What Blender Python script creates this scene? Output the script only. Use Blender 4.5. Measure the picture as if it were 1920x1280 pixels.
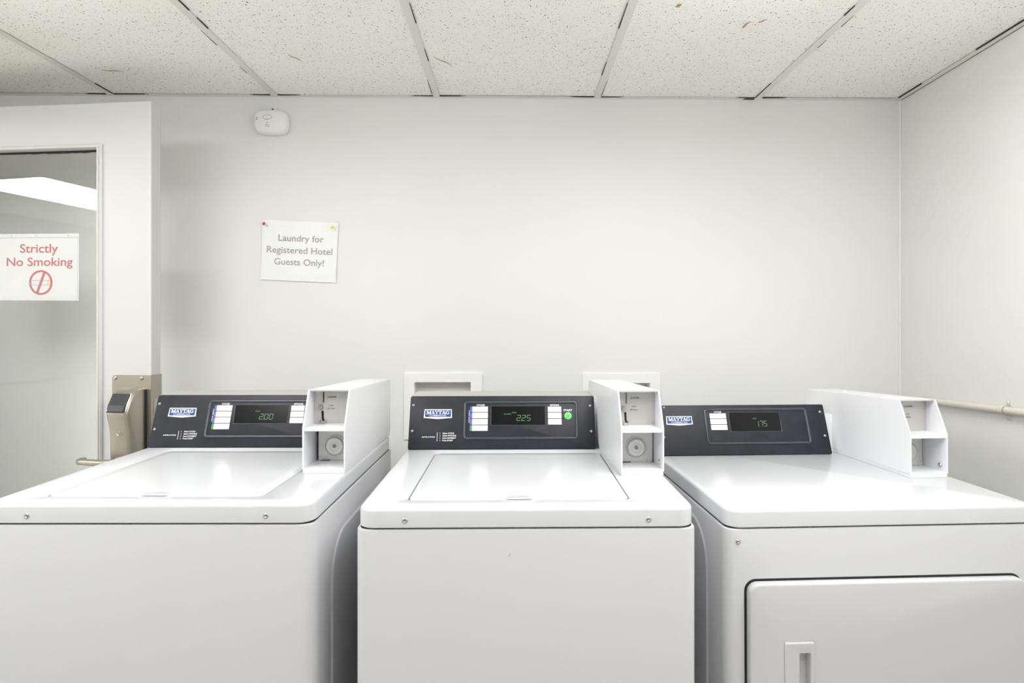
import bpy, bmesh, math, random
from mathutils import Vector, Matrix
random.seed(7)
for o in list(bpy.data.objects): bpy.data.objects.remove(o, do_unlink=True)
SC = bpy.context.scene
COL = SC.collection

# ------------------------------------------------------------------ camera, world, exposure
cam_d = bpy.data.cameras.new('camera')
cam = bpy.data.objects.new('camera', cam_d); COL.objects.link(cam)
cam.location = (0, 0, 1.29)
cam.rotation_euler = (math.radians(90), 0, math.radians(-0.9))
cam_d.sensor_width = 36.0
cam_d.lens = 36.0 * 1100 / 1920
cam_d.shift_x = (960 - 980) / 1920
cam_d.shift_y = (602 - 640) / 1920
cam_d.clip_start = 0.02
SC.camera = cam
w = bpy.data.worlds.new('world'); SC.world = w; w.use_nodes = True
w.node_tree.nodes['Background'].inputs[0].default_value = (0.9, 0.95, 1, 1)
w.node_tree.nodes['Background'].inputs[1].default_value = 0.02
SC.view_settings.view_transform = 'Standard'
SC.view_settings.look = 'None'
SC.view_settings.gamma = 1.0
SC.view_settings.use_curve_mapping = False
SC.view_settings.exposure = 0.0
SC.cycles.max_bounces = 7; SC.cycles.diffuse_bounces = 5; SC.cycles.glossy_bounces = 3; SC.cycles.transmission_bounces = 2
SC.cycles.caustics_reflective = False; SC.cycles.caustics_refractive = False
SC.cycles.use_adaptive_sampling = True; SC.cycles.adaptive_threshold = 0.08; SC.cycles.use_light_tree = False
LAMP = 9.5          # radiance of the fluorescent diffusers in the laundry room
LAMP_HALL = 27.0     # and of the one in the hall beyond the door

# ------------------------------------------------------------------ materials
MATS = {}
def mat(name, col, rough=0.5, metal=0.0, spec=0.5, coat=0.0, emit=None, estr=0.0):
    m = bpy.data.materials.new(name); m.use_nodes = True
    b = m.node_tree.nodes['Principled BSDF']
    b.inputs['Base Color'].default_value = (*col, 1)
    b.inputs['Roughness'].default_value = rough
    b.inputs['Metallic'].default_value = metal
    b.inputs['Specular IOR Level'].default_value = spec
    b.inputs['Coat Weight'].default_value = coat
    b.inputs['Coat Roughness'].default_value = 0.08
    if emit:
        b.inputs['Emission Color'].default_value = (*emit, 1)
        b.inputs['Emission Strength'].default_value = estr
    MATS[name] = m
    return m
def nodes(m): return m.node_tree.nodes, m.node_tree.links, m.node_tree.nodes['Principled BSDF']
def add_bump(m, scale, strength, dist=0.002, detail=4.0, wobble=0.0):
    n, l, b = nodes(m)
    g = n.new('ShaderNodeNewGeometry'); t = n.new('ShaderNodeTexNoise')
    t.inputs['Scale'].default_value = scale; t.inputs['Detail'].default_value = detail
    l.new(g.outputs['Position'], t.inputs['Vector'])
    bp = n.new('ShaderNodeBump'); bp.inputs['Strength'].default_value = strength; bp.inputs['Distance'].default_value = dist
    l.new(t.outputs['Fac'], bp.inputs['Height']); l.new(bp.outputs['Normal'], b.inputs['Normal'])
def add_mottle(m, c1, c2, scale, detail=4.0, lo=0.35, hi=0.65):
    n, l, b = nodes(m)
    g = n.new('ShaderNodeNewGeometry'); t = n.new('ShaderNodeTexNoise')
    t.inputs['Scale'].default_value = scale; t.inputs['Detail'].default_value = detail
    l.new(g.outputs['Position'], t.inputs['Vector'])
    r = n.new('ShaderNodeValToRGB'); r.color_ramp.elements[0].position = lo; r.color_ramp.elements[1].position = hi
    r.color_ramp.elements[0].color = (*c1, 1); r.color_ramp.elements[1].color = (*c2, 1)
    l.new(t.outputs['Fac'], r.inputs['Fac']); l.new(r.outputs['Color'], b.inputs['Base Color'])

WALL = mat('wall_paint', (0.78, 0.775, 0.74), 0.45)
add_mottle(WALL, (0.790, 0.796, 0.780), (0.806, 0.812, 0.798), 1.6); add_bump(WALL, 60, 0.10)
WALLR = mat('wall_paint_plaster', (0.75, 0.74, 0.70), 0.45)
add_mottle(WALLR, (0.770, 0.770, 0.745), (0.810, 0.810, 0.79), 2.2, 6); add_bump(WALLR, 22, 0.6, 0.004, 5)
WALLF = mat('wall_paint_tan', (0.55, 0.54, 0.50), 0.5)
HALLW = mat('hall_paint', (0.83, 0.82, 0.76), 0.5); add_bump(HALLW, 60, 0.1)
DOORM = mat('door_paint', (0.585, 0.58, 0.572), 0.35); add_bump(DOORM, 90, 0.05)
TRIM = mat('trim_paint', (0.80, 0.80, 0.77), 0.35)
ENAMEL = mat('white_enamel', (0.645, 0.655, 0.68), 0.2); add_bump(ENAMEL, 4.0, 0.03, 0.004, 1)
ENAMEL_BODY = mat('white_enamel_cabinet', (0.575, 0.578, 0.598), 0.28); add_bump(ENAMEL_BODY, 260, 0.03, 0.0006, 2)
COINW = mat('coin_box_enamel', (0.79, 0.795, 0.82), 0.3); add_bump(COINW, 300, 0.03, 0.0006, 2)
DARKGAP = mat('black_gap', (0.012, 0.012, 0.013), 0.6)
CONSOLE = mat('charcoal_console', (0.030, 0.031, 0.040), 0.42, spec=0.3)
add_mottle(CONSOLE, (0.016, 0.017, 0.023), (0.025, 0.026, 0.036), 28, 6, 0.3, 0.7); add_bump(CONSOLE, 900, 0.08, 0.0004, 2)
BEZEL = mat('bezel_plastic', (0.075, 0.077, 0.095), 0.24, metal=0.35, spec=0.6)
CONSOLE_TOP = mat('grey_console_top', (0.45, 0.45, 0.42), 0.4)
DISPLAY = mat('display_glass', (0.004, 0.005, 0.005), 0.22, spec=0.22)
DIGIT = mat('green_digits', (0.08, 0.2, 0.09), 0.4, emit=(0.30, 0.85, 0.36), estr=0.10)
DIGITW = mat('pale_digits', (0.10, 0.14, 0.11), 0.4, emit=(0.62, 0.80, 0.60), estr=0.14)
DIGIT.cycles.emission_sampling = 'NONE'; DIGITW.cycles.emission_sampling = 'NONE'    # faint glow, not worth sampling as lamps
INKW = mat('white_print', (0.85, 0.85, 0.85), 0.5)
INKG = mat('grey_print', (0.36, 0.35, 0.36), 0.6)
INKD = mat('dark_print', (0.16, 0.155, 0.15), 0.6)
BTN = mat('white_button', (0.84, 0.84, 0.82), 0.4)
BLUEBAR = mat('blue_bar', (0.10, 0.13, 0.62), 0.5)
GREENBAR = mat('green_bar', (0.05, 0.30, 0.08), 0.5)
STARTG = mat('start_green', (0.16, 0.66, 0.20), 0.35)
BADGEB = mat('badge_blue', (0.012, 0.065, 0.27), 0.3)
BADGEW = mat('badge_white', (0.80, 0.82, 0.86), 0.3)
STEEL = mat('steel', (0.50, 0.49, 0.47), 0.30, metal=1.0); add_bump(STEEL, 500, 0.04, 0.0004)
PLATE = mat('brushed_coin_plate', (0.56, 0.55, 0.53), 0.42, metal=0.35)
LOCKP = mat('lock_plate_steel', (0.77, 0.77, 0.75), 0.4, metal=0.15)
NICKEL = mat('satin_nickel', (0.42, 0.385, 0.325), 0.34, metal=0.85); add_bump(NICKEL, 400, 0.05, 0.0004)
BLACKP = mat('black_plastic', (0.030, 0.031, 0.036), 0.38)
BLACK = mat('black_void', (0.004, 0.004, 0.004), 0.8)
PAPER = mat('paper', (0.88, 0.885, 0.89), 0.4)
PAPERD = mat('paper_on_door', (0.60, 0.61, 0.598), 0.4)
INKRED = mat('faded_red_ink', (0.46, 0.145, 0.172), 0.6)
INKSIGN = mat('faded_grey_ink', (0.43, 0.385, 0.36), 0.6)
INKOR = mat('orange_ink', (0.80, 0.55, 0.25), 0.6)
PINRED = mat('red_pin', (0.42, 0.03, 0.10), 0.3)
PINYEL = mat('yellow_pin', (0.85, 0.72, 0.05), 0.3)
PLASTICW = mat('white_plastic', (0.89, 0.89, 0.88), 0.35)
PIPE = mat('painted_pipe', (0.70, 0.675, 0.60), 0.4); add_bump(PIPE, 30, 0.2, 0.002)
TEE = mat('grid_tee', (0.76, 0.765, 0.71), 0.5)
RUST = mat('brown_stain', (0.42, 0.32, 0.17), 0.9)
RUSTD = mat('dark_brown_hole', (0.085, 0.055, 0.03), 0.9)
SCUFF = mat('chip', (0.40, 0.37, 0.30), 0.8)
FLOOR = mat('vinyl_floor', (0.42, 0.41, 0.38), 0.35)
add_mottle(FLOOR, (0.56, 0.55, 0.52), (0.64, 0.63, 0.60), 30, 3)
LIGHTM = mat('light_diffuser', (0.9, 0.9, 0.9), 0.4, emit=(1.0, 0.997, 0.992), estr=LAMP)
LIGHTH = mat('hall_light_diffuser', (0.9, 0.9, 0.9), 0.4, emit=(1.0, 0.997, 0.992), estr=LAMP_HALL)
OUTIN = mat('outlet_box_inside', (0.85, 0.845, 0.82), 0.6)

# fissured ceiling tile
TILE = mat('fissured_tile', (0.76, 0.75, 0.68), 0.9, spec=0.1)
def tile_nodes():
    n, l, b = nodes(TILE)
    g = n.new('ShaderNodeNewGeometry')
    ns = n.new('ShaderNodeTexNoise'); ns.inputs['Scale'].default_value = 70; ns.inputs['Detail'].default_value = 2
    l.new(g.outputs['Position'], ns.inputs['Vector'])
    mix = n.new('ShaderNodeVectorMath'); mix.operation = 'MULTIPLY_ADD'
    mix.inputs[1].default_value = (0.012, 0.012, 0.0)
    l.new(ns.outputs['Color'], mix.inputs[0]); l.new(g.outputs['Position'], mix.inputs[2])
    fl = n.new('ShaderNodeVectorMath'); fl.operation = 'MULTIPLY'; fl.inputs[1].default_value = (1, 1, 0)
    l.new(mix.outputs[0], fl.inputs[0])
    def spots(scale, r_lo, r_hi, keep):
        v = n.new('ShaderNodeTexVoronoi'); v.inputs['Scale'].default_value = scale
        l.new(fl.outputs[0], v.inputs['Vector'])
        sep = n.new('ShaderNodeSeparateColor'); l.new(v.outputs['Color'], sep.inputs[0])
        k = n.new('ShaderNodeMath'); k.operation = 'LESS_THAN'; k.inputs[1].default_value = keep
        l.new(sep.outputs[0], k.inputs[0])
        rad = n.new('ShaderNodeMapRange'); rad.inputs[3].default_value = r_lo; rad.inputs[4].default_value = r_hi
        l.new(sep.outputs[1], rad.inputs[0])
        d = n.new('ShaderNodeMath'); d.operation = 'LESS_THAN'
        l.new(v.outputs['Distance'], d.inputs[0]); l.new(rad.outputs[0], d.inputs[1])
        mm = n.new('ShaderNodeMath'); mm.operation = 'MULTIPLY'
        l.new(d.outputs[0], mm.inputs[0]); l.new(k.outputs[0], mm.inputs[1])
        return mm
    a = spots(120, 0.10, 0.27, 0.36); c = spots(230, 0.14, 0.36, 0.5)
    big = n.new('ShaderNodeTexNoise'); big.inputs['Scale'].default_value = 2.2; big.inputs['Detail'].default_value = 3
    l.new(g.outputs['Position'], big.inputs['Vector'])
    base = n.new('ShaderNodeValToRGB')
    base.color_ramp.elements[0].position = 0.35; base.color_ramp.elements[1].position = 0.7
    base.color_ramp.elements[0].color = (0.93, 0.915, 0.85, 1); base.color_ramp.elements[1].color = (0.955, 0.95, 0.905, 1)
    l.new(big.outputs['Fac'], base.inputs['Fac'])
    m1 = n.new('ShaderNodeMixRGB'); m1.inputs[2].default_value = (0.62, 0.59, 0.50, 1)
    l.new(c.outputs[0], m1.inputs[0]); l.new(base.outputs['Color'], m1.inputs[1])
    m2 = n.new('ShaderNodeMixRGB'); m2.inputs[2].default_value = (0.24, 0.215, 0.165, 1)
    l.new(a.outputs[0], m2.inputs[0]); l.new(m1.outputs[0], m2.inputs[1])
    l.new(m2.outputs[0], b.inputs['Base Color'])
tile_nodes()

# door glass: clear pane with a mirror-like surface
GLASS = bpy.data.materials.new('door_glass'); GLASS.use_nodes = True
def glass_nodes():
    n = GLASS.node_tree.nodes; l = GLASS.node_tree.links
    n.remove(n['Principled BSDF']); out = n['Material Output']
    tr = n.new('ShaderNodeBsdfTransparent'); tr.inputs[0].default_value = (0.985, 0.99, 0.98, 1)
    gl = n.new('ShaderNodeBsdfGlossy'); gl.inputs['Roughness'].default_value = 0.0
    lw = n.new('ShaderNodeLayerWeight'); lw.inputs[0].default_value = 0.5      # Schlick reflectance of glass
    pw = n.new('ShaderNodeMath'); pw.operation = 'POWER'; pw.inputs[1].default_value = 5.0
    fr = n.new('ShaderNodeMath'); fr.operation = 'MULTIPLY_ADD'; fr.inputs[1].default_value = 0.95; fr.inputs[2].default_value = 0.05
    l.new(lw.outputs['Facing'], pw.inputs[0]); l.new(pw.outputs[0], fr.inputs[0])
    mx = n.new('ShaderNodeMixShader')
    l.new(fr.outputs[0], mx.inputs[0]); l.new(tr.outputs[0], mx.inputs[1]); l.new(gl.outputs[0], mx.inputs[2])
    l.new(mx.outputs[0], out.inputs[0])
glass_nodes()

# ------------------------------------------------------------------ mesh helpers
def rrect(cx, cy, wx, wy, r, n=5):
    """rounded rectangle outline in 2D, 4*(n+1) points"""
    pts = []
    r = max(1e-5, min(r, wx / 2 - 1e-5, wy / 2 - 1e-5))
    for qx, qy, a0 in ((1, 1, 0), (-1, 1, 90), (-1, -1, 180), (1, -1, 270)):
        ox, oy = cx + qx * (wx / 2 - r), cy + qy * (wy / 2 - r)
        for i in range(n + 1):
            a = math.radians(a0 + 90 * i / n)
            pts.append((ox + r * math.cos(a), oy + r * math.sin(a)))
    return pts
class MB:
    def __init__(s): s.v = []; s.f = []; s.mi = []; s.cur = 0
    def face(s, idx): s.f.append(tuple(idx)); s.mi.append(s.cur)
    def loft(s, rings, cap0=True, cap1=True, closed=True):
        n = len(rings[0]); st = []
        for r in rings:
            st.append(len(s.v)); s.v.extend(tuple(p) for p in r)
        for a, b in zip(st, st[1:]):
            for i in range(n if closed else n - 1):
                j = (i + 1) % n
                s.face((a + i, a + j, b + j, b + i))
        if cap0: s.face(range(st[0], st[0] + n))
        if cap1: s.face(range(st[-1], st[-1] + n))
        return s
    def box(s, x0, x1, y0, y1, z0, z1):
        b = len(s.v)
        s.v += [(x0, y0, z0), (x1, y0, z0), (x1, y1, z0), (x0, y1, z0), (x0, y0, z1), (x1, y0, z1), (x1, y1, z1), (x0, y1, z1)]
        for f in ((0, 3, 2, 1), (4, 5, 6, 7), (0, 1, 5, 4), (1, 2, 6, 5), (2, 3, 7, 6), (3, 0, 4, 7)):
            s.face(b + i for i in f)
        return s
    def bbox(s, x0, x1, y0, y1, z0, z1, e=0.001):
        """box with small bevels all round (three lofted rings each side), extruded along z"""
        cx, cy, wx, wy = (x0 + x1) / 2, (y0 + y1) / 2, x1 - x0, y1 - y0
        R = lambda ins, z: [(p[0], p[1], z) for p in rrect(cx, cy, wx - 2 * ins, wy - 2 * ins, e, 2)]
        return s.loft([R(e, z0), R(0, z0 + e), R(0, z1 - e), R(e, z1)])
    def cyl(s, p0, p1, r0, r1=None, n=16, cap0=True, cap1=True):
        r1 = r0 if r1 is None else r1
        p0, p1 = Vector(p0), Vector(p1); d = (p1 - p0).normalized()
        u = d.orthogonal().normalized(); v = d.cross(u)
        R = lambda c, r: [tuple(c + (u * math.cos(2 * math.pi * i / n) + v * math.sin(2 * math.pi * i / n)) * r) for i in range(n)]
        return s.loft([R(p0, r0), R(p1, r1)], cap0, cap1)
    def lathe(s, c, axis, prof, n=24):
        """prof: list of (distance along axis, radius)"""
        c = Vector(c); d = Vector(axis).normalized(); u = d.orthogonal().normalized(); v = d.cross(u)
        return s.loft([[tuple(c + d * h + (u * math.cos(2 * math.pi * i / n) + v * math.sin(2 * math.pi * i / n)) * r) for i in range(n)] for h, r in prof])
    def tube(s, pts, r, n=12):
        pts = [Vector(p) for p in pts]; rings = []
        ref = None
        for i, p in enumerate(pts):
            d = (pts[min(i + 1, len(pts) - 1)] - pts[max(i - 1, 0)]).normalized()
            u = d.orthogonal().normalized() if ref is None else (ref - d * ref.dot(d)).normalized()
            ref = u; v = d.cross(u)
            rr = r[i] if isinstance(r, (list, tuple)) else r
            rings.append([tuple(p + (u * math.cos(2 * math.pi * k / n) + v * math.sin(2 * math.pi * k / n)) * rr) for k in range(n)])
        return s.loft(rings)
    def prism(s, poly, f0, f1):
        """poly: 2D points; f0/f1 map a 2D point to 3D"""
        return s.loft([[f0(*p) for p in poly], [f1(*p) for p in poly]])
    def panel(s, x0, x1, z0, z1, y0, y1, r=0.0, e=0.0, n=4):
        """slab in the xz plane from y0 (back) to y1 (front, smaller y), rounded corners r, edge bevel e"""
        cx, cz, wx, wz = (x0 + x1) / 2, (z0 + z1) / 2, x1 - x0, z1 - z0
        R = lambda ins, y: [(p[0], y, p[1]) for p in rrect(cx, cz, wx - 2 * ins, wz - 2 * ins, max(r - ins, 1e-4), n)]
        rings = [R(0, y0)]
        if e > 0:
            sg = 1 if y1 > y0 else -1
            for a in (0, 30, 60, 90):
                t = math.radians(a); rings.append(R(e * (1 - math.cos(t)), y1 - sg * e * (1 - math.sin(t))))
        else: rings.append(R(0, y1))
        return s.loft(rings)
    def frame(s, o, i, y0, y1, ro=0.0, ri=0.0, n=4, mid=None):
        """picture-frame ring in the xz plane; o/i = (x0,x1,z0,z1); mid = (inset, y) raised ridge"""
        def R(b, r, y): return [(p[0], y, p[1]) for p in rrect((b[0] + b[1]) / 2, (b[2] + b[3]) / 2, b[1] - b[0], b[3] - b[2], r, n)]
        rings = [R(o, ro, y0), R(o, ro, y1)]
        rings += [R(i, ri, y1), R(i, ri, y0)]
        st = s.loft(rings + [rings[0]], False, False)
        return s
    def text(s, body, x, z, width, height, y, shear=0.0, off=0.0, rot90=False, res=2, ext=0.0003):
        vs, fs = text_mesh(body, off, res)
        xs = [p[0] for p in vs]; ys = [p[1] for p in vs]
        x0, x1, y0, y1 = min(xs), max(xs), min(ys), max(ys)
        # height is the cap height: measured against 'H' so descenders hang below the baseline
        k = height / CAP; kx = width / (x1 - x0)
        b = len(s.v)
        for px, py in vs:
            a, c = (px - x0) * kx, py * k
            a += shear * c
            if rot90: s.v.append((x - c, y, z + a))
            else: s.v.append((x + a, y, z + c))
        for f in fs: s.face(b + i for i in f)
        return s
    def build(s, name, m, parent=None, smooth=None, recalc=True, xf=None):
        me = bpy.data.meshes.new(name)
        vs = [tuple(xf(*p)) for p in s.v] if xf else s.v
        me.from_pydata(vs, [], s.f)
        ms = m if isinstance(m, (list, tuple)) else [m]
        for k in ms: me.materials.append(k)
        if len(ms) > 1:
            for p, k in zip(me.polygons, s.mi): p.material_index = k
        if recalc:
            bm = bmesh.new(); bm.from_mesh(me)
            bmesh.ops.remove_doubles(bm, verts=bm.verts, dist=1e-6)
            bmesh.ops.recalc_face_normals(bm, faces=bm.faces)
            bm.to_mesh(me); bm.free()
        if smooth:
            for p in me.polygons: p.use_smooth = True
            me.set_sharp_from_angle(angle=math.radians(smooth))
        o = bpy.data.objects.new(name, me); COL.objects.link(o)
        if parent: o.parent = parent
        return o
_tc = {}
def text_mesh(body, off=0.0, res=2):
    key = (body, off, res)
    if key not in _tc:
        c = bpy.data.curves.new('print', 'FONT'); c.body = body; c.size = 1.0; c.resolution_u = res; c.offset = off
        o = bpy.data.objects.new('print', c); COL.objects.link(o)
        dg = bpy.context.evaluated_depsgraph_get()
        me = bpy.data.meshes.new_from_object(o.evaluated_get(dg))
        vs = [(v.co.x, v.co.y) for v in me.vertices]; fs = [tuple(p.vertices) for p in me.polygons]
        bpy.data.objects.remove(o, do_unlink=True); bpy.data.curves.remove(c); bpy.data.meshes.remove(me)
        _tc[key] = (vs, fs)
    return _tc[key]
CAP = max(v[1] for v in text_mesh('H')[0])
def tag(o, label=None, cat=None, group=None, kind=None):
    if label: o['label'] = label
    if cat: o['category'] = cat
    if group: o['group'] = group
    if kind: o['kind'] = kind
    return o
def empty(name, loc=(0, 0, 0), rot=(0, 0, 0), parent=None):
    o = bpy.data.objects.new(name, None); COL.objects.link(o)
    o.location = loc; o.rotation_euler = rot; o.empty_display_size = 0.1
    if parent: o.parent = parent
    return o
def inst(src, parent, loc=None):
    o = src.copy(); COL.objects.link(o); o.parent = parent
    if loc is not None: o.location = loc
    return o

# ------------------------------------------------------------------ room shell
YW = 2.214; ZC = 2.13
XL = -2.05                       # partition with the doorway
HX = -4.60                       # far wall of the hall beyond the partition
YF = -1.35                       # wall behind the camera
OUTA = (-0.3727, -0.1602, 0.880, 1.0612)   # recesses of the two washer outlet boxes
OUTB = (0.2975, 0.5160, 0.880, 1.0570)

def structure(o, label=None):
    tag(o, label, None, None, 'structure'); return o
def wall_cells(xs, zs, holes, y0, y1):
    m = MB()
    for i in range(len(xs) - 1):
        for k in range(len(zs) - 1):
            cx, cz = (xs[i] + xs[i + 1]) / 2, (zs[k] + zs[k + 1]) / 2
            if any(h[0] < cx < h[1] and h[2] < cz < h[3] for h in holes): continue
            m.box(xs[i], xs[i + 1], y0, y1, zs[k], zs[k + 1])
    return m
m = wall_cells([HX - .1, XL - .06, OUTA[0], OUTA[1], OUTB[0], OUTB[1], 1.62], [0, .88, 1.057, 1.0612, 2.3], [OUTA, (OUTB[0], OUTB[1], .88, 1.057)], YW, YW + 0.12)
structure(m.build('wall_back', WALL), 'pale off white painted wall behind the machines')
structure(MB().box(HX - .1, 1.62, -2.1, YW + .12, -0.05, 0).build('floor', FLOOR), 'beige vinyl floor under the machines')
# right wall leans in slightly towards the camera
RW0 = Vector((1.4755, 2.214, 0)); RWD = Vector((1.4513 - 1.4755, 1.6453 - 2.209, 0)).normalized()
RWN = Vector((RWD.y, -RWD.x, 0))            # towards the room
if RWN.x > 0: RWN = -RWN
def rw(t, z, out=0.0):
    p = RW0 + RWD * t + RWN * out
    return (p.x, p.y, z)
m = MB(); m.loft([[rw(0, 0), rw(3.7, 0), rw(3.7, 0, -.12), rw(0, 0, -.12)], [rw(0, 2.3), rw(3.7, 2.3), rw(3.7, 2.3, -.12), rw(0, 2.3, -.12)]])
structure(m.build('wall_right', WALLR), 'rough plastered off white side wall beside the dryer')
# partition on the left with the doorway, the wall behind the camera, the hall beyond
DY0, DY1, DZ = 1.035, 1.985, 2.0
m = MB()
m.box(XL - .12, XL, YF - .1, DY0, 0, 2.3); m.box(XL - .12, XL, DY1, YW, 0, 2.3); m.box(XL - .12, XL, DY0, DY1, DZ, 2.3)
structure(m.build('wall_left', WALL), 'painted partition holding the open doorway')
structure(MB().box(XL, 1.62, YF - .12, YF, 0, 2.3).build('wall_front', WALLF), 'painted wall behind the viewer')
structure(MB().box(HX - .12, HX, -2.1, YW, 0, 2.3).build('wall_hall', HALLW), 'beige wall of the hall beyond the door')
structure(MB().box(HX, XL - .12, -2.22, -2.1, 0, 2.3).build('wall_hall_end', HALLW), 'beige end wall of the hall')
m = MB(); m.box(HX, HX + .02, -2.1, YW, .80, .87); m.box(HX, HX + .012, -2.1, YW, .87, .885)
structure(m.build('trim_1', TRIM), 'white chair rail along the hall wall')
m = MB(); m.box(HX, XL - .12, -2.1, -2.08, .80, .87); m.box(HX, XL - .12, -2.1, -2.088, .87, .885)
structure(m.build('trim_2', TRIM), 'white chair rail on the hall end wall')
# door casing
m = MB()
for sx in (XL, XL - .135):
    m.box(sx, sx + .015, DY0 - .06, DY0, 0, DZ + .06); m.box(sx, sx + .015, DY1, DY1 + .06, 0, DZ + .06); m.box(sx, sx + .015, DY0, DY1, DZ, DZ + .06)
structure(m.build('trim_3', TRIM), 'white casing round the doorway')
# caulk bead in the back right corner, and the faint panel joint of the back wall
m = MB(); m.tube([(1.4725, YW - .002, 0), (1.4725, YW - .002, ZC)], 0.006, 8)
structure(m.build('trim_4', TRIM), 'thin caulk bead in the corner of the room')

# ------------------------------------------------------------------ ceiling: slab, tiles, grid
ceil = structure(MB().box(HX - .1, 1.62, -2.2, YW + .12, 2.20, 2.30).build('ceiling', TEE), 'suspended ceiling of fissured tiles in a white grid')
tees_x = [-4.5, -3.90, -3.295, -2.70, -2.10, -1.4935, -0.890, -0.2875, 0.3150, 0.9230, 1.53]
tees_y = [-2.1, -1.10, 0.12, 1.34, YW]
hall_light = (-3.70, -3.05, -0.52, 0.71)               # surface-mounted under the hall ceiling
tile_mesh = {}
for i in range(len(tees_x) - 1):
    for j in range(len(tees_y) - 1):
        x0, x1, y0, y1 = tees_x[i], tees_x[i + 1], tees_y[j], tees_y[j + 1]
        if x1 > 1.5 and x0 < 1.5: x1 = 1.475
        key = (round(x1 - x0, 3), round(y1 - y0, 3))
        g = 0.004
        if key not in tile_mesh:
            wx, wy = x1 - x0 - g, y1 - y0 - g
            t = MB().bbox(-wx / 2, wx / 2, -wy / 2, wy / 2, 0, 0.016, 0.0012).build('ceiling_tile', TILE, ceil)
            tile_mesh[key] = t
        else:
            t = inst(tile_mesh[key], ceil)
        t.location = ((x0 + x1) / 2, (y0 + y1) / 2, ZC + 0.0025 + random.uniform(0, .0012))
        t.rotation_euler = (random.uniform(-.0008, .0008), random.uniform(-.0012, .0012), 0)
def tee(x0, x1, y0, y1):
    return MB().box(x0, x1, y0, y1, ZC, ZC + .0012).build('grid_tee', TEE, ceil)
for x in tees_x[1:-1]:
    tee(x - .012, x + .012, -2.1, YW - .002)
for y in tees_y[1:-1]:
    for a, b in zip(tees_x, tees_x[1:]): tee(a + .0125, min(b - .0125, 1.47), y - .012, y + .012)
# wall angle along the back and the right wall
m = MB(); m.box(HX, 1.478, YW - .020, YW, ZC + .0002, ZC + .0014); m.box(HX, 1.478, YW - .0015, YW, ZC, ZC + .02); m.build('wall_angle', TEE, ceil)
m = MB(); m.loft([[rw(0, ZC - .001), rw(3.5, ZC - .001), rw(3.5, ZC - .001, .022), rw(0, ZC - .001, .022)], [rw(0, ZC + .001), rw(3.5, ZC + .001), rw(3.5, ZC + .001, .022), rw(0, ZC + .001, .022)]])
m.build('wall_angle', TEE, ceil)
# dark gaps where tiles do not sit flush in the grid
def gap(x0, y0, x1, y1, w0, w1):
    d = Vector((x1 - x0, y1 - y0)).normalized(); p = Vector((-d.y, d.x))
    q = [(x0 + p.x * w0, y0 + p.y * w0), (x1 + p.x * w1, y1 + p.y * w1), (x1 - p.x * w1, y1 - p.y * w1), (x0 - p.x * w0, y0 - p.y * w0)]
    MB().prism(q, lambda a, b: (a, b, ZC - .0004), lambda a, b: (a, b, ZC + .003)).build('tile_gap', DARKGAP, ceil)
for tx in tees_x[4:10]:
    gap(tx - .013, YW - .0185, tx - .013 - random.uniform(.07, .13), YW - .0195, .0022, .0004)
    gap(tx + .013, YW - .0185, tx + .013 + random.uniform(.08, .16), YW - .0195, .0022, .0004)
for tx, sg, ya, yb in ((-1.4935, 1, 2.19, 2.10), (-1.4935, -1, 1.70, 1.58), (-.890, 1, 1.60, 1.50), (-.890, -1, 1.80, 1.71), (-.890, -1, 2.0, 1.95), (-.890, 1, 1.70, 1.64), (-.2875, 1, 1.66, 1.56), (-.2875, -1, 2.17, 2.05), (-.2875, 1, 1.9, 1.82), (.315, -1, 1.68, 1.55), (.315, 1, 2.18, 2.05), (.315, -1, 2.0, 1.9), (.923, 1, 1.66, 1.60), (.923, -1, 1.60, 1.55), (.923, 1, 1.79, 1.74), (.923, -1, 2.19, 2.06)):
    gap(tx + sg * .0126, ya, tx + sg * .0126, yb, .0014, .0006)
def rgap(t0, t1, o):
    m = MB(); m.loft([[rw(t0, z, o), rw(t1, z, o), rw(t1, z, o + .003), rw(t0, z, o + .003)] for z in (ZC - .0012, ZC + .003)]); m.build('tile_gap', DARKGAP, ceil)
rgap(.01, 1.0, .0005); rgap(.03, .16, .0225); rgap(.42, .60, .0225)
# stains and broken corner
def flat(name, poly, z, m_, parent, h=0.0006):
    return MB().prism(poly, lambda x, y: (x, y, z), lambda x, y: (x, y, z + h)).build(name, m_, parent)
def streak(x0, y0, x1, y1, wd):
    d = Vector((x1 - x0, y1 - y0)); L = d.length; d.normalize(); p = Vector((-d.y, d.x)); pts = []
    N = 7
    for k in range(N + 1):
        t = k / N; wdt = wd * math.sin(math.pi * max(.06, min(.94, t))) * random.uniform(.7, 1.2)
        q = Vector((x0, y0)) + d * (L * t) + p * (wdt + .002 * math.sin(7 * t)); pts.append((q.x, q.y))
    for k in range(N, -1, -1):
        t = k / N; wdt = wd * math.sin(math.pi * max(.06, min(.94, t))) * random.uniform(.7, 1.2)
        q = Vector((x0, y0)) + d * (L * t) - p * (wdt - .002 * math.sin(7 * t)); pts.append((q.x, q.y))
    return pts
for a in ((-1.381, 1.990, -1.318, 2.001, .0026), (-.7115, 1.864, -.6856, 1.912, .0026), (-.2557, 1.871, -.202, 1.9405, .0014), (.690, 1.645, .7078, 1.627, .003), (.655, 1.664, .668, 1.640, .003), (.655, 1.672, .663, 1.665, .005), (.434, 1.566, .447, 1.553, .006)):
    flat('scuff_mark', streak(*a), ZC + .0014, RUST, ceil)
flat('broken_corner', [(.868, YW - .004), (.873, YW - .014), (.886, YW - .022), (.900, YW - .021), (.911, YW - .012), (.911, YW - .002)], ZC - .0008, RUSTD, ceil)

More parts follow.
